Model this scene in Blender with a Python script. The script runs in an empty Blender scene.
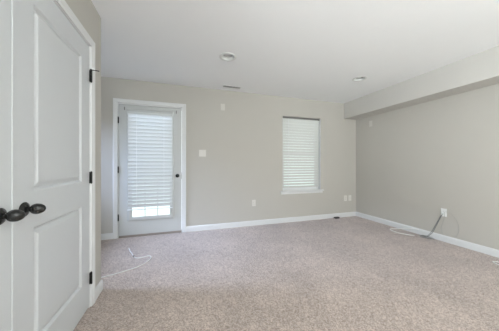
import bpy, bmesh, math, random
from mathutils import Vector, Matrix
random.seed(4)
S = bpy.context.scene
COL = S.collection

# ------------------------------------------------------------------ camera
YAW = 18.07
cd = bpy.data.cameras.new('camera')
cd.sensor_width = 36.0
cd.lens = 36.0 * 210.0 / 499.0
cd.shift_y = -0.002
cd.clip_start = 0.02
cam = bpy.data.objects.new('camera', cd)
cam.location = (0, 0, 1.127)
cam.rotation_euler = (math.radians(90), 0, math.radians(-YAW))
COL.objects.link(cam)
S.camera = cam

# ------------------------------------------------------------------ world, lights, exposure
w = bpy.data.worlds.new('sky'); S.world = w; w.use_nodes = True
bg = w.node_tree.nodes['Background']
bg.inputs[0].default_value = (0.92, 0.98, 0.97, 1)
bg.inputs[1].default_value = 1.62
S.view_settings.view_transform = 'Standard'
S.view_settings.look = 'None'
S.view_settings.gamma = 1
S.view_settings.use_curve_mapping = False
S.view_settings.exposure = 0.02

def area(name, loc, rot, sx, sy, power, color):
    l = bpy.data.lights.new(name, 'AREA'); l.shape = 'RECTANGLE'
    l.size = sx; l.size_y = sy; l.energy = power; l.color = color
    o = bpy.data.objects.new(name, l); COL.objects.link(o)
    o.location = loc; o.rotation_euler = rot
    return o
# lamp added outside an unseen opening made in the wall behind the camera
area('rear_fill_lamp', (1.5, -3.40, 1.45), (math.radians(90), 0, 0), 3.2, 1.7, 60, (0.9, 0.8, 0.72))
# added uplight outside that opening, aimed up to brighten the ceiling
area('rear_fill_uplight', (1.5, -4.1, 0.45), (math.radians(118), 0, 0), 5.0, 1.3, 330, (0.85, 1, 1))
# two lamps added at an unseen left opening, to light the right wall
area('side_fill_lamp', (-1.0, -1.7, 1.45), (math.radians(90), 0, math.radians(-90)), 2.0, 1.5, 58, (0.92, 0.95, 1))
area('side_fill_uplight', (-1.6, -1.7, 0.45), (math.radians(118), 0, math.radians(-90)), 3.0, 1.2, 490, (0.9, 0.98, 1))
# lamp added outside an unseen recess opening, for bluish light on the carpet
area('recess_fill_lamp', (-4.72, 2.82, 3.32), (0, math.radians(-57), 0), 1.0, 2.4, 800, (0.55, 0.69, 1))
# open sky above the back window and above the back door
area('back_window_sky', (2.5, 5.4, 3.0), (math.radians(-48), 0, 0), 2.0, 1.5, 25, (0.75, 0.85, 1))
area('back_door_sky', (-0.35, 5.2, 2.9), (math.radians(-47), 0, 0), 2.0, 1.4, 260, (0.66, 0.74, 1))

# ------------------------------------------------------------------ materials
def mat(name, col, rough=0.6, metal=0.0, sheen=0.0, bump=None, spec=0.5, translucent=0.0, vary=0.02):
    m = bpy.data.materials.new(name); m.use_nodes = True
    nt = m.node_tree; N = nt.nodes; L = nt.links
    p = N['Principled BSDF']
    p.inputs['Base Color'].default_value = (*col, 1)
    p.inputs['Roughness'].default_value = rough
    p.inputs['Metallic'].default_value = metal
    p.inputs['Specular IOR Level'].default_value = spec
    tc = N.new('ShaderNodeTexCoord')
    n = N.new('ShaderNodeTexNoise'); n.inputs['Scale'].default_value = 6.0; n.inputs['Detail'].default_value = 4
    L.new(tc.outputs['Object'], n.inputs['Vector'])
    r = N.new('ShaderNodeMapRange')
    r.inputs['To Min'].default_value = 1 - vary; r.inputs['To Max'].default_value = 1 + vary
    L.new(n.outputs['Fac'], r.inputs['Value'])
    mx = N.new('ShaderNodeVectorMath'); mx.operation = 'SCALE'
    mx.inputs[0].default_value = col
    L.new(r.outputs['Result'], mx.inputs['Scale'])
    L.new(mx.outputs['Vector'], p.inputs['Base Color'])
    if bump:
        sc, st, dist = bump
        nb = N.new('ShaderNodeTexNoise'); nb.inputs['Scale'].default_value = sc; nb.inputs['Detail'].default_value = 3
        L.new(tc.outputs['Object'], nb.inputs['Vector'])
        b = N.new('ShaderNodeBump'); b.inputs['Strength'].default_value = st; b.inputs['Distance'].default_value = dist
        L.new(nb.outputs['Fac'], b.inputs['Height']); L.new(b.outputs['Normal'], p.inputs['Normal'])
    if translucent:
        t = N.new('ShaderNodeBsdfTranslucent'); t.inputs['Color'].default_value = (*col, 1)
        ms = N.new('ShaderNodeMixShader'); ms.inputs[0].default_value = translucent
        L.new(p.outputs[0], ms.inputs[1]); L.new(t.outputs[0], ms.inputs[2])
        L.new(ms.outputs[0], N['Material Output'].inputs['Surface'])
    return m

M_wall = mat('wall_paint', (0.535, 0.517, 0.478), 0.85, bump=(180, 0.08, 0.002), spec=0.2, vary=0.012)
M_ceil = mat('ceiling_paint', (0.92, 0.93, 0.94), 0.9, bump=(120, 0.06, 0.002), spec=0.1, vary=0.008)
M_soffit = mat('soffit_white_dimmed', (0.60, 0.585, 0.555), 0.9, bump=(120, 0.06, 0.002), spec=0.1, vary=0.008)  # white soffit, its weaker light put into the colour as a darker tone
M_trim = mat('trim_paint', (0.74, 0.75, 0.755), 0.42, spec=0.4, vary=0.01)
M_door = mat('door_paint', (0.62, 0.64, 0.655), 0.40, bump=(60, 0.03, 0.001), spec=0.4, vary=0.01)
M_extdoor = mat('exterior_door_paint', (0.57, 0.585, 0.58), 0.42, spec=0.4, vary=0.01)
M_vinyl = mat('white_vinyl', (0.82, 0.84, 0.85), 0.35, vary=0.01)
M_bronze = mat('oil_rubbed_bronze', (0.028, 0.028, 0.027), 0.24, 0.5, bump=(90, 0.1, 0.001), vary=0.25)
M_hinge = mat('black_hinge_metal', (0.018, 0.018, 0.018), 0.42, 0.5, vary=0.2)
M_slat = mat('blind_slat_white', (0.83, 0.87, 0.89), 0.5, translucent=0.04, vary=0.01)
M_slat2 = mat('window_slat_white', (0.77, 0.785, 0.765), 0.5, translucent=0.04, vary=0.01)
M_rail = mat('blind_headrail', (0.66, 0.69, 0.69), 0.5, vary=0.03)
M_rail2 = mat('blind_headrail_grey', (0.20, 0.195, 0.19), 0.5, vary=0.05)
M_cord = mat('ladder_cord', (0.85, 0.87, 0.90), 0.8)
M_cover = mat('painted_cover_plate', (0.64, 0.625, 0.585), 0.5, vary=0.01)
M_plate = mat('ivory_plastic_plate', (0.72, 0.70, 0.66), 0.4, vary=0.01)
M_plate_w = mat('white_plastic_plate', (0.84, 0.85, 0.85), 0.35, vary=0.01)
M_socket = mat('socket_slots', (0.10, 0.10, 0.095), 0.5, vary=0.1)
M_white_cable = mat('white_cable', (0.86, 0.86, 0.83), 0.45, vary=0.02)
M_grey_cable = mat('grey_cord', (0.17, 0.185, 0.19), 0.5, vary=0.1)
M_pale_cable = mat('pale_grey_wire', (0.42, 0.42, 0.40), 0.5, vary=0.05)
M_black = mat('black_plastic', (0.012, 0.012, 0.012), 0.45, vary=0.2)
M_lens = mat('lamp_lens', (0.80, 0.81, 0.80), 0.55, vary=0.05)
M_can = mat('lamp_trim_white', (0.78, 0.79, 0.78), 0.45, vary=0.01)
M_baffle = mat('lamp_baffle', (0.50, 0.50, 0.49), 0.6, vary=0.05)
M_vent = mat('vent_enamel', (0.62, 0.62, 0.60), 0.5, vary=0.02)
M_dark = mat('duct_dark', (0.05, 0.05, 0.048), 0.8, vary=0.1)
M_thresh = mat('threshold_bronze', (0.33, 0.29, 0.26), 0.5, 0.2, vary=0.1)

def glass():
    m = bpy.data.materials.new('window_glass'); m.use_nodes = True
    N = m.node_tree.nodes; L = m.node_tree.links
    N.remove(N['Principled BSDF'])
    t = N.new('ShaderNodeBsdfTransparent'); t.inputs[0].default_value = (0.94, 0.97, 0.96, 1)
    g = N.new('ShaderNodeBsdfGlossy'); g.inputs['Roughness'].default_value = 0.03
    f = N.new('ShaderNodeFresnel'); f.inputs[0].default_value = 1.45
    ms = N.new('ShaderNodeMixShader')
    L.new(f.outputs[0], ms.inputs[0]); L.new(t.outputs[0], ms.inputs[1]); L.new(g.outputs[0], ms.inputs[2])
    L.new(ms.outputs[0], N['Material Output'].inputs['Surface'])
    return m
M_glass = glass()

def carpet():
    m = bpy.data.materials.new('cut_pile_carpet'); m.use_nodes = True
    nt = m.node_tree; N = nt.nodes; L = nt.links
    p = N['Principled BSDF']; p.inputs['Roughness'].default_value = 0.95
    p.inputs['Specular IOR Level'].default_value = 0.1
    p.inputs['Sheen Weight'].default_value = 0.35
    p.inputs['Sheen Roughness'].default_value = 0.45
    p.inputs['Sheen Tint'].default_value = (0.92, 0.93, 1.0, 1)
    tc = N.new('ShaderNodeTexCoord')
    def noise(scale, detail=3, rough=0.6):
        n = N.new('ShaderNodeTexNoise'); n.inputs['Scale'].default_value = scale
        n.inputs['Detail'].default_value = detail; n.inputs['Roughness'].default_value = rough
        L.new(tc.outputs['Object'], n.inputs['Vector']); return n
    n1 = noise(95, 5, 0.85); n2 = noise(1.8, 3); n3 = noise(24, 4, 0.8)
    r = N.new('ShaderNodeValToRGB'); e = r.color_ramp.elements
    e[0].position = 0.36; e[0].color = (0.20, 0.152, 0.124, 1)
    e[1].position = 0.64; e[1].color = (0.72, 0.61, 0.54, 1)
    e2 = r.color_ramp.elements.new(0.5); e2.color = (0.465, 0.382, 0.332, 1)
    L.new(n1.outputs['Fac'], r.inputs[0])
    a = N.new('ShaderNodeMath'); a.operation = 'ADD'
    L.new(n2.outputs['Fac'], a.inputs[0]); L.new(n3.outputs['Fac'], a.inputs[1])
    mr = N.new('ShaderNodeMapRange'); mr.inputs['From Min'].default_value = 0.7; mr.inputs['From Max'].default_value = 1.3
    mr.inputs['To Min'].default_value = 0.80; mr.inputs['To Max'].default_value = 1.20
    L.new(a.outputs[0], mr.inputs['Value'])
    sc = N.new('ShaderNodeVectorMath'); sc.operation = 'SCALE'
    L.new(r.outputs['Color'], sc.inputs[0]); L.new(mr.outputs[0], sc.inputs['Scale'])
    L.new(sc.outputs[0], p.inputs['Base Color'])
    b = N.new('ShaderNodeBump'); b.inputs['Strength'].default_value = 0.55; b.inputs['Distance'].default_value = 0.008
    L.new(n1.outputs['Fac'], b.inputs['Height']); L.new(b.outputs[0], p.inputs['Normal'])
    return m
M_carpet = carpet()

# ------------------------------------------------------------------ helpers
def box(bm, x0, x1, y0, y1, z0, z1, bev=0.0, seg=2):
    g = bmesh.ops.create_cube(bm, size=1.0)
    vs = g['verts']
    for v in vs:
        v.co = Vector(((x0 + x1) / 2 + v.co.x * (x1 - x0), (y0 + y1) / 2 + v.co.y * (y1 - y0), (z0 + z1) / 2 + v.co.z * (z1 - z0)))
    if bev:
        es = list({e for v in vs for e in v.link_edges})
        bmesh.ops.bevel(bm, geom=es, offset=bev, segments=seg, affect='EDGES', profile=0.5)

def obj(name, bm, m, parent=None, smooth=False, origin=None):
    bmesh.ops.recalc_face_normals(bm, faces=bm.faces[:])
    me = bpy.data.meshes.new(name)
    if origin is None and parent is None:
        xs = [v.co for v in bm.verts]
        origin = Vector((sum(v.x for v in xs) / len(xs), sum(v.y for v in xs) / len(xs), min(v.z for v in xs)))
    if origin is not None:
        bmesh.ops.translate(bm, verts=bm.verts[:], vec=-Vector(origin))
    bm.to_mesh(me); bm.free()
    me.materials.append(m)
    if smooth:
        for f in me.polygons: f.use_smooth = True
    o = bpy.data.objects.new(name, me); COL.objects.link(o)
    if origin is not None: o.location = origin
    if parent is not None:
        o.parent = parent
        o.matrix_parent_inverse = Matrix.Translation(-parent_world(parent))
    return o

def parent_world(p):
    v = Vector(p.location)
    q = p
    while q.parent is not None:
        q = q.parent
        # parts are modelled in world coordinates with an identity world matrix
        return Vector((0, 0, 0))
    return v

def tag(o, label, cat, group=None, kind=None):
    o['label'] = label; o['category'] = cat
    if group: o['group'] = group
    if kind: o['kind'] = kind
    return o

def empty(name, loc):
    o = bpy.data.objects.new(name, None); o.location = loc; o.empty_display_size = 0.1
    COL.objects.link(o); return o

def lathe(bm, origin, axis, prof, seg=32):
    """prof = [(distance along axis, radius)]"""
    a = Vector(axis).normalized()
    u = a.orthogonal().normalized(); v = a.cross(u)
    rings = []
    for t, r in prof:
        c = Vector(origin) + a * t
        if r < 1e-6: rings.append([bm.verts.new(c)])
        else: rings.append([bm.verts.new(c + (u * math.cos(2 * math.pi * k / seg) + v * math.sin(2 * math.pi * k / seg)) * r) for k in range(seg)])
    for A, B in zip(rings, rings[1:]):
        for k in range(seg):
            k2 = (k + 1) % seg
            if len(A) == 1 and len(B) == 1: continue
            if len(A) == 1: bm.faces.new((A[0], B[k], B[k2]))
            elif len(B) == 1: bm.faces.new((A[k], B[0], A[k2]))
            else: bm.faces.new((A[k], B[k], B[k2], A[k2]))

def tube(bm, pts, r, seg=8, sub=6):
    P = [Vector(p) for p in pts]
    out = []
    if sub > 1 and len(P) > 2:
        for i in range(len(P) - 1):
            p0 = P[i - 1] if i else P[0] * 2 - P[1]
            p1, p2 = P[i], P[i + 1]
            p3 = P[i + 2] if i + 2 < len(P) else p2 * 2 - p1
            for k in range(sub):
                t = k / sub
                out.append(0.5 * (2 * p1 + (p2 - p0) * t + (2 * p0 - 5 * p1 + 4 * p2 - p3) * t * t + (3 * p1 - p0 - 3 * p2 + p3) * t ** 3))
        out.append(P[-1])
    else: out = P
    rings = []; up = None
    for i, p in enumerate(out):
        d = (out[min(i + 1, len(out) - 1)] - out[max(i - 1, 0)]).normalized()
        if up is None: up = d.orthogonal().normalized()
        up = (up - d * up.dot(d)).normalized(); s = d.cross(up)
        rings.append([bm.verts.new(p + (up * math.cos(2 * math.pi * k / seg) + s * math.sin(2 * math.pi * k / seg)) * r) for k in range(seg)])
    for A, B in zip(rings, rings[1:]):
        for k in range(seg):
            bm.faces.new((A[k], B[k], B[(k + 1) % seg], A[(k + 1) % seg]))
    bm.faces.new(rings[0]); bm.faces.new(rings[-1])

def loft(bm, lines, closed_profile=True):
    """lines: one polyline per profile point, all the same length"""
    V = [[bm.verts.new(p) for p in l] for l in lines]
    n = len(V)
    for i in range(n if closed_profile else n - 1):
        A, B = V[i], V[(i + 1) % n]
        for k in range(len(A) - 1):
            bm.faces.new((A[k], A[k + 1], B[k + 1], B[k]))
    if closed_profile:
        bm.faces.new([l[0] for l in V]); bm.faces.new([l[-1] for l in V])

# colonial casing: (distance from opening, thickness off the wall)
CAS = [(0, 0), (0, .009), (.004, .011), (.018, .0115), (.022, .014), (.046, .017), (.054, .0165), (.058, .012), (.058, 0)]
BASE = [(0, 0), (.013, 0), (.013, .066), (.011, .072), (.0095, .082), (.005, .090), (0, .092)]   # (off wall, height)

# ------------------------------------------------------------------ room shell
H = 2.44
YB, XR, XL = 3.666, 3.66, -0.683
YC = 2.208          # corner where the closet wall stops
XF = -2.3           # far wall of the recess on the left
YR = -3.2           # wall behind the camera
T = 0.14
def structure(name, bm, m, label, cat):
    o = obj(name, bm, m); tag(o, label, cat, kind='structure'); return o

bm = bmesh.new(); box(bm, XF - T, XR + T, YR - T, YB + T, -0.12, 0)
structure('floor', bm, M_carpet, 'beige cut pile carpet covering the whole floor', 'floor')

# ceiling with two round cut-outs for the recessed lights
LIGHTS = [(0.545, 2.52), (2.60, 2.535)]
bm = bmesh.new()
def cell(x0, x1, y0, y1, z=H):
    for c in LIGHTS:
        if x0 < c[0] < x1 and y0 < c[1] < y1:
            n = 40; inner = []; outer = []
            for k in range(n):
                a = 2 * math.pi * k / n; ca, sa = math.cos(a), math.sin(a)
                inner.append(bm.verts.new((c[0] + .075 * ca, c[1] + .075 * sa, z)))
                s = .2 / max(abs(ca), abs(sa))
                outer.append(bm.verts.new((c[0] + s * ca, c[1] + s * sa, z)))
            for k in range(n):
                k2 = (k + 1) % n
                bm.faces.new((inner[k], inner[k2], outer[k2], outer[k]))
            return
    bm.faces.new([bm.verts.new(p) for p in ((x0, y0, z), (x1, y0, z), (x1, y1, z), (x0, y1, z))])
xs = [XF - T]
for c in LIGHTS: xs += [c[0] - .2, c[0] + .2]
xs.append(XR + T)
for a, b in zip(xs, xs[1:]):
    c = [q for q in LIGHTS if a < q[0] < b and b - a < 0.41]
    if c:
        cell(a, b, YR - T, c[0][1] - .2); cell(a, b, c[0][1] - .2, c[0][1] + .2); cell(a, b, c[0][1] + .2, YB + T)
    else: cell(a, b, YR - T, YB + T)
box(bm, XF - T, XR + T, YR - T, YB + T, H + .14, H + .2)
for a in ((XF - T, XF - T + .02, YR - T, YB + T), (XR + T - .02, XR + T, YR - T, YB + T), (XF - T, XR + T, YR - T, YR - T + .02), (XF - T, XR + T, YB + T - .02, YB + T)):
    box(bm, *a, H + .0005, H + .15)
me_norm = bm
structure('ceiling', bm, M_ceil, 'flat white painted ceiling', 'ceiling')

# back wall with openings for the door and the window
DX0, DX1, DZ = -0.920, 0.024, 2.073
WX0, WX1, WZ0, WZ1 = 1.868, 2.742, 0.600, 2.070
bm = bmesh.new()
def wb(x0, x1, z0, z1): box(bm, x0, x1, YB, YB + T, z0, z1)
wb(XF, DX0, 0, H); wb(DX0, DX1, DZ, H); wb(DX1, WX0, 0, H); wb(WX0, WX1, 0, WZ0); wb(WX0, WX1, WZ1, H); wb(WX1, XR, 0, H)
structure('wall_back', bm, M_wall, 'greige back wall with the glazed door and the window', 'wall')
bm = bmesh.new(); box(bm, XR, XR + T, YR, YB + T, 0, H)
structure('wall_right', bm, M_wall, 'plain greige right wall below the soffit', 'wall')
bm = bmesh.new()
CY0, CY1, CZ1 = 0.365, 1.975, 2.066
def wl(y0, y1, z0, z1): box(bm, XL - .115, XL, y0, y1, z0, z1)
wl(YR, -2.65, 0, H); wl(-.75, CY0, 0, H); wl(-2.65, -.75, 0, .65); wl(-2.65, -.75, 2.15, H); wl(CY0, CY1, CZ1, H); wl(CY1, YC, 0, H)
box(bm, XF, XL - .115, YC - .115, YC, 0, H)                   # return of the closet towards the recess
box(bm, XL - .80, XL - .70, .10, YC - .115, 0, H); box(bm, XL - .70, XL - .115, .10, .20, 0, H)              # inside back of the closet
structure('wall_left', bm, M_wall, 'greige closet wall around the white double doors', 'wall')
bm = bmesh.new()
def we(y0, y1, z0, z1): box(bm, XF - T, XF, y0, y1, z0, z1)
we(YC - .115, 2.45, 0, H); we(3.45, YB + T, 0, H); we(2.45, 3.45, 0, 1.38); we(2.45, 3.45, 2.22, H)
structure('wall_recess', bm, M_wall, 'greige end wall of the recess beyond the closet', 'wall')
bm = bmesh.new()
def wr(x0, x1, z0, z1): box(bm, x0, x1, YR - T, YR, z0, z1)
wr(XF, 0.0, 0, H); wr(3.0, XR, 0, H); wr(0, 3.0, 0, .65); wr(0, 3.0, 2.15, H)
structure('wall_rear', bm, M_wall, 'greige wall behind the camera with a wide opening added to let light in', 'wall')
# soffit along the right wall
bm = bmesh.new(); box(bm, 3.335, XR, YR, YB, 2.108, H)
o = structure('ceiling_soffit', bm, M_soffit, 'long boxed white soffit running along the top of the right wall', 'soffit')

# baseboards
def baseboard(name, pts, label):
    """pts on the floor; the room lies to the left of the walking direction"""
    bm = bmesh.new(); P = [Vector((*p, 0)) for p in pts]
    nr = []
    for a, b in zip(P, P[1:]):
        d = (b - a).normalized(); nr.append(Vector((-d.y, d.x, 0)))
    lines = []
    for t, z in BASE:
        l = []
        for i, p in enumerate(P):
            if i == 0: n = nr[0]
            elif i == len(P) - 1: n = nr[-1]
            else:
                n = nr[i - 1] + nr[i]; n = n / (1 + nr[i - 1].dot(nr[i]))
            l.append(p + n * t + Vector((0, 0, z)))
        lines.append(l)
    loft(bm, lines)
    structure(name, bm, M_trim, label, 'baseboard')
baseboard('baseboard_back', [(XR - .013, YB), (DX1 + .056, YB)], 'white baseboard along the back wall from glazed door to right corner')
baseboard('baseboard_right', [(XR, YR), (XR, YB)], 'white baseboard along the foot of the right wall')
baseboard('baseboard_recess', [(DX0 - .056, YB), (XF, YB), (XF, YC)], 'white baseboard left of the glazed door')
baseboard('baseboard_left', [(XF, YC), (XL, YC), (XL, CY1 + .062)], 'white baseboard wrapping the closet wall corner')
baseboard('baseboard_near', [(XL, CY0 - .062), (XL, YR)], 'white baseboard on closet wall nearer the camera')

# door casings (structure)
def casing(name, axis, a0, a1, ztop, plane, sgn, label, z0=0.0):
    bm = bmesh.new(); lines = []
    for u, t in CAS:
        q = [(a0 - u, z0), (a0 - u, ztop + u), (a1 + u, ztop + u), (a1 + u, z0)]
        if axis == 'x': lines.append([Vector((x, plane + sgn * t, z)) for x, z in q])
        else: lines.append([Vector((plane + sgn * t, y, z)) for y, z in q])
    loft(bm, lines)
    return structure(name, bm, M_trim, label, 'door casing')
casing('trim_1', 'y', 0.375, 1.972, 2.063, XL, 1, 'white moulded casing around the closet double doors')
casing('trim_2', 'x', -0.920, 0.022, 2.075, YB, -1, 'white moulded casing around the glazed exterior door')
# jambs
bm = bmesh.new()
box(bm, XL - .115, XL, .3655, .378, 0, 2.058); box(bm, XL - .115, XL, 1.962, 1.9745, 0, 2.058); box(bm, XL - .115, XL, .3655, 1.9745, 2.058, 2.0655)
structure('trim_3', bm, M_trim, 'white jamb lining inside the closet doorway', 'door jamb')
bm = bmesh.new()
box(bm, -.9195, -.908, YB, YB + T, 0, 2.055); box(bm, .011, .0235, YB, YB + T, 0, 2.055); box(bm, -.9195, .0235, YB, YB + T, 2.055, 2.0725)
structure('trim_4', bm, M_trim, 'white jamb lining inside the glazed doorway', 'door jamb')
bm = bmesh.new()
box(bm, -.907, .010, YB + .0, YB + T, 0.0005, .017, .004)
structure('trim_5', bm, M_thresh, 'brown metal threshold under the glazed door', 'threshold')

# ------------------------------------------------------------------ closet doors
def panel_leaf(bm, y0, y1, z0, z1, xf, th, panels):
    """slab facing +X with moulded raised panels; panels = [(y0,y1,z0,z1)]"""
    prof = [(0, 0), (.003, -.002), (.013, -.014), (.019, -.0145), (.038, -.0025), (.042, -.0015)]
    py0, py1 = panels[0][0], panels[0][1]
    def quad(a, b, c, d, x=xf):
        bm.faces.new([bm.verts.new((x, y, z)) for y, z in ((a, c), (b, c), (b, d), (a, d))])
    quad(y0, py0, z0, z1); quad(py1, y1, z0, z1)
    zz = [z0] + [v for p in panels for v in (p[2], p[3])] + [z1]
    for i in range(0, len(zz), 2): quad(py0, py1, zz[i], zz[i + 1])
    for a, b, c, d in panels:
        rings = []
        for u, t in prof:
            rings.append([bm.verts.new((xf + t, y, z)) for y, z in ((a + u, c + u), (b - u, c + u), (b - u, d - u), (a + u, d - u))])
        for A, B in zip(rings, rings[1:]):
            for k in range(4): bm.faces.new((A[k], A[(k + 1) % 4], B[(k + 1) % 4], B[k]))
        bm.faces.new(rings[-1])
    # back and edges
    quad(y0, y1, z0, z1, xf - th)
    for (ya, za), (yb, zb) in (((y0, z0), (y1, z0)), ((y1, z0), (y1, z1)), ((y1, z1), (y0, z1)), ((y0, z1), (y0, z0))):
        bm.faces.new([bm.verts.new(p) for p in ((xf, ya, za), (xf, yb, zb), (xf - th, yb, zb), (xf - th, ya, za))])
    bmesh.ops.remove_doubles(bm, verts=bm.verts[:], dist=1e-5)

XD = XL - .002
def egg_knob(parent, y, z):
    bm = bmesh.new()
    prof = [(0, 0), (0, .033), (.004, .0335), (.007, .031), (.009, .026), (.011, .0245), (.014, .018), (.016, .013)]
    lathe(bm, (XD, y, z), (1, 0, 0), prof + [(.016, 0)], 36)
    # egg on a short neck
    bk = bmesh.new()
    eg = [(.0155, 0), (.0155, .0125), (.020, .0105), (.024, .0105)]
    n = 12; x0, x1 = .024, .080
    for k in range(n + 1):
        s = k / n
        th = math.pi * s
        r = .0245 * (math.sin(th) ** .9) * (1 - .13 * math.cos(th) * -1) if 0 < s < 1 else 0
        xx = x0 + (x1 - x0) * (1 - math.cos(th)) / 2
        if k == 0: continue
        if r < .0105 and s < .3: continue
        eg.append((xx, r))
    knob = None
    lathe(bk, (XD, y, z), (1, 0, 0), eg, 36)
    knob = obj('door_knob', bk, M_bronze, parent, smooth=True)
    knob['label'] = 'black egg-shaped knob'
    obj('rosette', bm, M_bronze, knob, smooth=True)
    return knob

def hinge(parent, y, z, side, stop=False):
    bm = bmesh.new()
    x = XL + .010
    for k in range(5):
        za = z - .045 + k * .018
        lathe(bm, (x, y, za + .0006), (0, 0, 1), [(0, 0), (0, .0072), (.0168, .0072), (.0168, 0)], 14)
    lathe(bm, (x, y, z - .049), (0, 0, 1), [(0, 0), (.001, .005), (.098, .005), (.1, 0)], 12)
    box(bm, XL - .003, x - .004, y - .0012, y + .0012, z - .0445, z + .0445)
    # leaf folded onto the casing edge
    box(bm, XL + .0005, XL + .004, y - .012, y + .009, z - .0445, z + .0445, .001, 1)
    h = obj('hinge', bm, M_hinge, parent)
    h['label'] = 'black butt hinge'
    if stop:
        bm = bmesh.new()
        zt = z + .052
        lathe(bm, (x, y, zt - .003), (0, 0, 1), [(0, 0), (0, .010), (.006, .010), (.006, 0)], 16)
        tube(bm, [(x, y, zt), (x + .052, y + .004, zt - .002)], .0035, 8, 1)
        st = obj('hinge_pin_stop', bm, M_hinge, h)
        bm = bmesh.new()
        lathe(bm, (x + .012, y - .012, zt + .004), (1, .1, 0), [(0, 0), (0, .007), (.012, .008), (.014, 0)], 14)
        ob = obj('bumper', bm, M_vinyl, h)

PZ = (.235, .820, 1.000, 1.915)
def closet_leaf(name, y0, y1, knob_y, hinge_y, label, astragal):
    bm = bmesh.new()
    a, b = y0 + .134, y1 - .134
    panel_leaf(bm, y0, y1, .016, 2.052, XD, .035, [(a, b, PZ[0], PZ[1]), (a, b, PZ[2], PZ[3])])
    d = structure(name, bm, M_door, label, 'door')
    egg_knob(d, knob_y, .921)
    for i, z in enumerate((.232, 1.024, 1.822)):
        hinge(d, hinge_y, z, 1, stop=(i == 2 and hinge_y > 1))
    if astragal:
        bm = bmesh.new(); box(bm, XD + .0002, XD + .0045, y1 - .006, y1 + .012, .018, 2.050, .002, 2)
        obj('astragal', bm, M_door, d)
    return d
closet_leaf('door_1', .381, 1.166, 1.098, .375, 'white two-panel closet door leaf at the left edge with the nearer black knob', True)
closet_leaf('door_2', 1.169, 1.960, 1.236, 1.964, 'white two-panel closet door leaf with three black hinges on its far edge', False)

# ------------------------------------------------------------------ exterior glazed door
bm = bmesh.new()
sx0, sx1, sz0, sz1 = -.905, .008, .020, 2.050
gx0, gx1, gz0, gz1 = -.729, -.169, .305, 1.935
yf, yb_ = YB + .002, YB + .046
def eb(x0, x1, z0, z1): box(bm, x0, x1, yf, yb_, z0, z1)
eb(sx0, gx0, sz0, sz1); eb(gx1, sx1, sz0, sz1); eb(gx0, gx1, sz0, gz0); eb(gx0, gx1, gz1, sz1)
bmesh.ops.remove_doubles(bm, verts=bm.verts[:], dist=1e-5)
d3 = structure('door_3', bm, M_extdoor, 'white exterior door with full glass lite behind a horizontal blind', 'door')
# lite frame
bm = bmesh.new()
lines = []
for u, t in [(-.004, 0), (-.004, .004), (.004, .010), (.030, .013), (.046, .011), (.058, .0)]:
    q = [(gx0 - u, gz0 - u), (gx0 - u, gz1 + u), (gx1 + u, gz1 + u), (gx1 + u, gz0 - u), (gx0 - u, gz0 - u)]
    lines.append([Vector((x, yf - t, z)) for x, z in q])
V = [[bm.verts.new(p) for p in l[:-1]] for l in lines]
for A, B in zip(V, V[1:]):
    for k in range(4): bm.faces.new((A[k], A[(k + 1) % 4], B[(k + 1) % 4], B[k]))
A, B = V[0], V[-1]
for k in range(4): bm.faces.new((A[k], A[(k + 1) % 4], B[(k + 1) % 4], B[k]))
obj('lite_frame', bm, M_extdoor, d3)
bm = bmesh.new(); box(bm, gx0 - .002, gx1 + .002, YB + .024, YB + .030, gz0 - .002, gz1 + .002)
gl = obj('glass_pane', bm, M_glass, d3)
bm = bmesh.new()
for k in (1, 2):
    x = gx0 + (gx1 - gx0) * k / 3; box(bm, x - .007, x + .007, YB + .012, YB + .023, gz0, gz1, .003, 1)
for k in (1, 2, 3, 4):
    z = gz0 + (gz1 - gz0) * k / 5; box(bm, gx0, gx1, YB + .0125, YB + .0225, z - .005, z + .005, .003, 1)
obj('muntin_grid', bm, M_extdoor, d3)
bm = bmesh.new(); lathe(bm, (-.056, yf, .942), (0, -1, 0), [(0, 0), (0, .031), (.005, .031), (.009, .026), (.010, .014), (.028, .012), (.034, .019), (.042, .0265), (.052, .027), (.060, .022), (.064, .010), (.065, 0)], 32)
k = obj('door_knob', bm, M_bronze, d3, smooth=True); k['label'] = 'round black door knob'
for z in (.315, 1.047, 1.805):
    bm = bmesh.new()
    for j in range(5): lathe(bm, (-.9075, YB - .008, z - .05 + j * .02), (0, 0, 1), [(0, 0), (0, .0075), (.0188, .0075), (.0188, 0)], 14)
    box(bm, -.914, -.900, YB - .0015, YB + .001, z - .05, z + .05)
    h = obj('hinge', bm, M_hinge, d3); h['label'] = 'black butt hinge'
bm = bmesh.new(); box(bm, .0085, .0105, YB - .001, YB + .03, .885, .999)
obj('strike_plate', bm, M_hinge, d3)
for x in (-.826, -.072):
    bm = bmesh.new()
    box(bm, x - .006, x + .006, yf - .004, yf, 1.965, 2.015, .001, 1)
    tube(bm, [(x, yf - .003, 1.978), (x, yf - .018, 1.972), (x, yf - .024, 1.985), (x, yf - .022, 1.996)], .0025, 6, 3)
    h = obj('curtain_hook', bm, M_rail2, d3); h['label'] = 'small grey rod hook'
bm = bmesh.new(); box(bm, sx0 + .002, sx1 - .002, yf - .004, yf + .003, .0185, .034)
obj('door_sweep', bm, M_thresh, d3)

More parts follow.
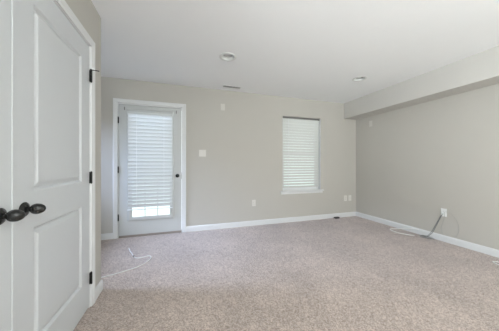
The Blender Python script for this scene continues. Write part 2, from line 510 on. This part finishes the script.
# ------------------------------------------------------------------ blinds
def blind(name, x0, x1, ytop, ztop, zbot, pitch, width, tilt, mslat, mrail, label, group, head_h, depth):
    root = empty(name, ((x0 + x1) / 2, ytop, zbot)); tag(root, label, 'window blind', group)
    bm = bmesh.new(); box(bm, x0, x1, ytop - depth / 2, ytop + depth / 2, ztop - head_h, ztop, .004, 2)
    obj('headrail', bm, mrail, root)
    bm = bmesh.new()
    z = ztop - head_h - pitch * .45
    n = 5; a = math.radians(tilt)
    while z > zbot + .03:
        row = []
        for side in (0, 1):
            for k in range(n + 1):
                s = (k / n - .5) * width
                crown = (.25 - (k / n - .5) ** 2) * width * .3
                # slat local: s along chord, crown perpendicular
                dy = s * math.cos(a) + (crown - side * .0016) * math.sin(a) * -1
                dz = s * math.sin(a) + (crown - side * .0016) * math.cos(a)
                row.append((ytop + dy, z + dz))
        A = [bm.verts.new((x0 + .004, y, zz)) for y, zz in row]
        B = [bm.verts.new((x1 - .004, y, zz)) for y, zz in row]
        m_ = n + 1
        for k in range(n):
            bm.faces.new((A[k], A[k + 1], B[k + 1], B[k]))
            bm.faces.new((A[m_ + k], B[m_ + k], B[m_ + k + 1], A[m_ + k + 1]))
            bm.faces.new((A[k], A[m_ + k], A[m_ + k + 1], A[k + 1]))
            bm.faces.new((B[k], B[k + 1], B[m_ + k + 1], B[m_ + k]))
        bm.faces.new((A[0], B[0], B[m_], A[m_])); bm.faces.new((A[n], A[m_ + n], B[m_ + n], B[n]))
        z -= pitch
    obj('slats', bm, mslat, root, smooth=False)
    bm = bmesh.new(); box(bm, x0 + .002, x1 - .002, ytop - .012, ytop + .012, zbot, zbot + .014, .003, 2)
    obj('bottom_rail', bm, mslat, root)
    for f in (.20, .80) if x1 - x0 < .7 else (.16, .84):
        bm = bmesh.new(); x = x0 + (x1 - x0) * f
        off = width / 2 * math.cos(a) + .006
        tube(bm, [(x, ytop - off, ztop - head_h), (x, ytop - off, zbot + .012)], .0022, 6, 1)
        obj('ladder_cord', bm, M_cord, root)
    return root
blind('door_blind', -.779, -.128, YB - .048, 1.935, .425, .0555, .062, -63, M_slat, M_rail,
      'white horizontal blind hung over the glass of the exterior door', None, .032, .05)
b2 = blind('window_blind', 1.873, 2.729, YB + .040, 2.068, .612, .053, .056, -55, M_slat2, M_rail2,
      'white horizontal blind with a grey headrail inside the back wall window', None, .034, .05)
bm = bmesh.new(); tube(bm, [(-.135, YB - .085, 1.90), (-.134, YB - .088, 1.2)], .003, 6, 1)

bm.free()

# ------------------------------------------------------------------ window
bm = bmesh.new()
def wf(x0, x1, z0, z1, y0=YB + .085, y1=YB + .135, b=.003): box(bm, x0, x1, y0, y1, z0, z1, b, 1)
wf(WX0, WX0 + .04, WZ0, WZ1); wf(WX1 - .04, WX1, WZ0, WZ1); wf(WX0 + .04, WX1 - .04, WZ0, WZ0 + .045); wf(WX0 + .04, WX1 - .04, WZ1 - .04, WZ1)
win = structure('window_1', bm, M_vinyl, 'white single hung window in the back wall behind its lowered blind', 'window')
for zz, yo in (((1.345, WZ1 - .04), .112), ((WZ0 + .045, 1.38), .090)):
    bm = bmesh.new(); a, b = WX0 + .041, WX1 - .041
    y0, y1 = YB + yo, YB + yo + .020
    box(bm, a, a + .035, y0, y1, zz[0], zz[1]); box(bm, b - .035, b, y0, y1, zz[0], zz[1])
    box(bm, a + .035, b - .035, y0, y1, zz[0], zz[0] + .035); box(bm, a + .035, b - .035, y0, y1, zz[1] - .035, zz[1])
    s = obj('sash', bm, M_vinyl, win)
    bm = bmesh.new(); box(bm, a + .034, b - .034, y0 + .008, y0 + .012, zz[0] + .034, zz[1] - .034)
    obj('glass_pane', bm, M_glass, s)
bm = bmesh.new()
box(bm, WX0 + .001, WX1 - .001, YB, YB + .085, WZ0 - .0, WZ0 + .012)
box(bm, WX0 - .045, WX1 + .055, YB - .038, YB, WZ0 - .010, WZ0 + .012, .005, 3)
box(bm, WX0 - .030, WX1 + .040, YB - .014, YB - .0001, WZ0 - .052, WZ0 - .010, .004, 2)
obj('window_sill', bm, M_trim, win)
bm = bmesh.new()
box(bm, WX0 + .0005, WX0 + .003, YB + .001, YB + .085, WZ0 + .012, WZ1 - .001)
box(bm, WX1 - .003, WX1 - .0005, YB + .001, YB + .085, WZ0 + .012, WZ1 - .001)
obj('jamb_lining', bm, M_trim, win)

# frames of the added, unseen light openings: rear, left side and recess
bm = bmesh.new()
for x in (0.0, .96, 1.98, 2.94): box(bm, x, x + .06, YR - .09, YR - .03, .65, 2.15)
for z in (.65, 2.09): box(bm, .06, 2.94, YR - .088, YR - .032, z, z + .06)
structure('added_window_rear', bm, M_vinyl, 'wide white window frame added out of view behind the camera', 'window')

bm = bmesh.new()
for y in (-2.65, -1.73, -.80): box(bm, XL - .09, XL - .04, y, y + .05, .65, 2.15)
for z in (.65, 2.10): box(bm, XL - .088, XL - .042, -2.60, -.80, z, z + .05)
structure('added_window_side', bm, M_vinyl, 'white window frame added in the left wall, out of view behind the camera', 'window')
bm = bmesh.new()
for y in (2.45, 2.925, 3.40): box(bm, XF - .09, XF - .04, y, y + .05, 1.38, 2.22)
for z in (1.38, 2.17): box(bm, XF - .088, XF - .042, 2.50, 3.40, z, z + .05)
structure('added_window_recess', bm, M_vinyl, 'white window frame added out of view in the end wall of the recess', 'window')

# ------------------------------------------------------------------ plates
def plate(name, wall, a, z, wdt, hgt, m, label, cat, kind, group=None):
    """wall 'b' (faces -Y, a = x) or 'r' (faces -X, a = y)"""
    def bx(b_, u0, u1, d0, d1, z0, z1, bev=0, seg=2):
        if wall == 'b': box(b_, a + u0, a + u1, YB - d1, YB - d0, z + z0, z + z1, bev, seg)
        else: box(b_, XR - d1, XR - d0, a + u0, a + u1, z + z0, z + z1, bev, seg)
    bm = bmesh.new(); bx(bm, -wdt / 2, wdt / 2, 0.0002, .006, -hgt / 2, hgt / 2, .0022, 2)
    if kind == 'blank':
        for s in (-1, 1):
            bx(bm, -.003, .003, .006, .007, s * hgt * .36 - .003, s * hgt * .36 + .003)
        o = obj(name, bm, m); tag(o, label, cat, group); return o
    o = obj(name, bm, m); tag(o, label, cat, group)
    if kind == 'switch':
        for s in (-1, 1):
            bm = bmesh.new(); bx(bm, s * .023 - .0165, s * .023 + .0165, .0055, .0075, -.034, .034, .001, 1)
            f = obj('rocker', bm, m, o)
            bm = bmesh.new(); bx(bm, s * .023 - .013, s * .023 + .013, .0075, .0100, -.030, .002, .001, 1)
            obj('paddle', bm, m, f)
    if kind == 'duplex':
        for s in (-1, 1):
            bm = bmesh.new(); bx(bm, -.0165, .0165, .0055, .009, s * .0195 - .014, s * .0195 + .014, .004, 2)
            f = obj('socket', bm, m, o)
            bm = bmesh.new()
            bx(bm, -.008, -.0055, .0088, .0093, s * .0195 - .003, s * .0195 + .006)
            bx(bm, .0055, .008, .0088, .0093, s * .0195 - .003, s * .0195 + .006)
            bx(bm, -.002, .002, .0088, .0093, s * .0195 - .010, s * .0195 - .006)
            obj('slots', bm, M_socket, f)
        bm = bmesh.new(); bx(bm, -.0025, .0025, .006, .0072, -.0025, .0025)
        obj('screw', bm, M_rail, o)
    return o
plate('light_switch', 'b', .350, 1.320, .116, .115, M_plate, 'double light switch plate on the back wall beside the glazed door', 'light switch', 'switch')
plate('wall_outlet', 'b', 1.279, .416, .072, .116, M_plate, 'wall outlet low on the back wall between door and window', 'outlet', 'duplex')
plate('wall_outlet', 'b', 3.372, .400, .076, .120, M_plate, 'left one of the paired outlets near the right corner of back wall', 'outlet', 'duplex')
plate('wall_outlet', 'b', 3.490, .400, .076, .120, M_plate, 'right one of the paired outlets, closest to the room corner', 'outlet', 'duplex')
plate('cover_plate', 'b', .700, 2.137, .075, .116, M_cover, 'blank cover plate high on the back wall below the ceiling vent', 'cover plate', 'blank')
plate('cover_plate', 'r', 3.285, 1.955, .070, .116, M_cover, 'blank cover plate high on the right wall just under the soffit', 'cover plate', 'blank')
outr = plate('wall_outlet', 'r', 2.040, .425, .072, .118, M_plate_w, 'white outlet on the right wall with grey cords plugged in', 'outlet', 'duplex')

# ------------------------------------------------------------------ ceiling fixtures
for i, (x, y) in enumerate(LIGHTS):
    root = empty('recessed_light', (x, y, H))
    tag(root, ('round white recessed light in the ceiling nearer the glazed door, unlit', 'round white recessed light in the ceiling nearer the soffit, unlit')[i], 'ceiling light', 'recessed ceiling lights')
    bm = bmesh.new(); lathe(bm, (x, y, H), (0, 0, -1), [(-.002, .076), (0, .104), (.003, .1045), (.005, .101), (.006, .082), (.004, .074), (-.004, .071), (-.024, .060), (-.024, .0605), (-.003, .0735)], 48)
    obj('trim_ring', bm, M_can, root, smooth=True)
    bm = bmesh.new(); lathe(bm, (x, y, H), (0, 0, -1), [(-.022, .062), (-.026, .058), (-.034, .050), (-.038, .049), (-.040, .062)], 48)
    obj('baffle', bm, M_baffle, root, smooth=True)
    bm = bmesh.new(); lathe(bm, (x, y, H), (0, 0, -1), [(-.036, .0505), (-.033, .040), (-.030, .022), (-.029, 0)], 40)
    lathe(bm, (x, y, H), (0, 0, 1), [(.045, 0), (.045, .068), (.13, .068), (.13, 0)], 30)
    obj('lamp_lens', bm, M_lens, root, smooth=True)

root = empty('ceiling_vent', (.80, 3.47, H)); tag(root, 'slim white louvred air vent in the ceiling near the back wall', 'ceiling vent')
bm = bmesh.new()
vx0, vx1, vy0, vy1 = .655, .985, 3.425, 3.515
box(bm, vx0, vx1, vy0, vy0 + .018, H - .005, H - .0002, .0015, 1); box(bm, vx0, vx1, vy1 - .018, vy1, H - .005, H - .0002, .0015, 1)
box(bm, vx0, vx0 + .018, vy0 + .018, vy1 - .018, H - .005, H - .0002); box(bm, vx1 - .018, vx1, vy0 + .018, vy1 - .018, H - .005, H - .0002)
obj('frame', bm, M_ceil, root)
bm = bmesh.new(); box(bm, vx0 + .012, vx1 - .012, vy0 + .012, vy1 - .012, H - .0015, H - .0003)
obj('backing', bm, M_dark, root)
bm = bmesh.new()
for k in range(4):
    y = vy0 + .024 + k * .0145
    loft(bm, [[Vector((vx0 + .018, y + p, H - q)), Vector((vx1 - .018, y + p, H - q))] for p, q in ((0, .0085), (.0012, .0088), (.008, .0022), (.0068, .0020))])
obj('louvres', bm, M_vent, root)

# ------------------------------------------------------------------ cables
def cable(name, pts, r, m, label, cat='cable', group=None, sub=6):
    bm = bmesh.new(); tube(bm, pts, r, 8, sub)
    o = obj(name, bm, m, smooth=True)
    tag(o, label, cat, group); return o
z = .0052
c1 = cable('cable', [(-1.35, 2.30, z), (-1.05, 2.36, z), (-.755, 2.440, z), (-.659, 2.468, z), (-.561, 2.510, z), (-.450, 2.570, z), (-.385, 2.650, z),
      (-.345, 2.750, z), (-.352, 2.815, z), (-.385, 2.840, z), (-.44, 2.815, z), (-.50, 2.815, z), (-.545, 2.85, .010)], .0046, M_white_cable,
      'thin white cable curling across the carpet near the closet corner')
bm = bmesh.new(); lathe(bm, (-.543, 2.848, .0105), (-.25, .97, 0), [(0, 0), (0, .008), (.030, .008), (.032, .005), (.040, .005), (.040, 0)], 16)
k = obj('connector', bm, M_hinge, c1, smooth=True); k['label'] = 'dark cable connector'
bm = bmesh.new(); tube(bm, [(-.555, 2.885, .0105), (-.585, 2.96, .012), (-.625, 3.06, .006), (-.665, 3.18, .0058)], .0050, 10, 5)
k = obj('plug_end', bm, M_vinyl, c1, smooth=True); k['label'] = 'thick white cable end'

# white cable looped on the carpet beside the right wall
cable('cable', [(3.632, 2.36, .078), (3.632, 2.42, .075), (3.630, 2.55, .050), (3.60, 2.66, .014), (3.52, 2.71, z), (3.44, 2.70, z), (3.40, 2.62, z), (3.395, 2.52, z), (3.43, 2.44, z), (3.47, 2.385, z), (3.50, 2.345, z)],
      .0058, M_white_cable, 'white cable looped on the carpet beside the right wall baseboard')
cable('cable', [(3.47, 1.20, z), (3.50, 1.30, z), (3.475, 1.40, z), (3.43, 1.435, z), (3.395, 1.405, z), (3.38, 1.35, z), (3.39, 1.28, z), (3.42, 1.18, z), (3.44, 1.05, z)],
      .0058, M_white_cable, 'white cable end curled on the carpet at the right edge of view')

# grey power cord: plugged in, hanging to a heap on the floor
XO = XR - .012
root = empty('power_cord', (3.58, 2.2, 0)); tag(root, 'dark grey power cord hanging from the right wall outlet to a tangle on the carpet', 'power cord')
bm = bmesh.new()
tube(bm, [(XR - .03, 2.040, .402), (XR - .045, 2.046, .375), (XR - .047, 2.075, .30), (XR - .05, 2.115, .20), (XR - .055, 2.155, .10), (XR - .075, 2.19, .045), (3.56, 2.22, .012), (3.53, 2.27, .008), (3.575, 2.30, .011), (3.615, 2.25, .016), (3.60, 2.17, .012), (3.55, 2.16, .009), (3.535, 2.21, .014), (3.58, 2.24, .022)], .0033, 8, 6)
obj('cord', bm, M_grey_cable, root, smooth=True)
bm = bmesh.new(); 
tube(bm, [(XR - .03, 2.036, .402), (XR - .050, 2.052, .372), (XR - .040, 2.088, .30), (XR - .042, 2.132, .20), (XR - .045, 2.172, .11), (XR - .055, 2.215, .04), (3.59, 2.26, .014), (3.55, 2.20, .02), (3.60, 2.13, .012), (3.62, 2.20, .012)], .0033, 8, 6)
obj('cord', bm, M_grey_cable, root, smooth=True)
bm = bmesh.new()
tube(bm, [(3.600, 2.15, .030), (3.585, 2.20, .034), (3.57, 2.27, .030), (3.545, 2.30, .018), (3.535, 2.26, .016), (3.55, 2.18, .020), (3.585, 2.13, .018), (3.61, 2.14, .022)], .0034, 8, 6)
k = obj('cord', bm, M_pale_cable, root, smooth=True); k['label'] = 'pale grey strand in the tangle'
bm = bmesh.new(); box(bm, XR - .036, XR - .0095, 2.026, 2.052, .392, .419, .005, 2)
k = obj('plug', bm, M_rail, root); k['label'] = 'grey plug in the lower socket'
bm = bmesh.new(); box(bm, 3.570, 3.600, 2.235, 2.280, .012, .030, .005, 2)
k = obj('adapter', bm, M_rail2, root)
cable('wire', [(XR - .030, 2.020, .440), (XR - .038, 2.010, .40), (XR - .034, 2.030, .30), (XR - .036, 2.052, .22), (XR - .030, 2.045, .13), (XR - .026, 2.030, .105)],
      .0026, M_pale_cable, 'short thin grey wire dangling straight below the right wall outlet', 'wire')
cable('wire', [(XR - .024, 2.010, .445), (XR - .028, 1.960, .44), (XR - .012, 1.900, .37), (XR - .008, 1.868, .29), (XR - .007, 1.865, .20), (XR - .008, 1.888, .13), (XR - .010, 1.91, .105)],
      .0018, M_pale_cable, 'fine pale wire arcing away over the wall right of the outlet', 'wire')

# small black device by the back baseboard
bm = bmesh.new(); box(bm, 3.045, 3.150, YB - .085, YB - .022, 0.0005, .030, .007, 3)
o = obj('charger', bm, M_black); tag(o, 'small flat black device lying on the carpet against back wall baseboard', 'charger')
bm = bmesh.new(); tube(bm, [(3.050, YB - .05, .012), (3.028, YB - .047, .010), (3.010, YB - .036, .006)], .004, 8, 4)
obj('lead', bm, M_black, o, smooth=True)
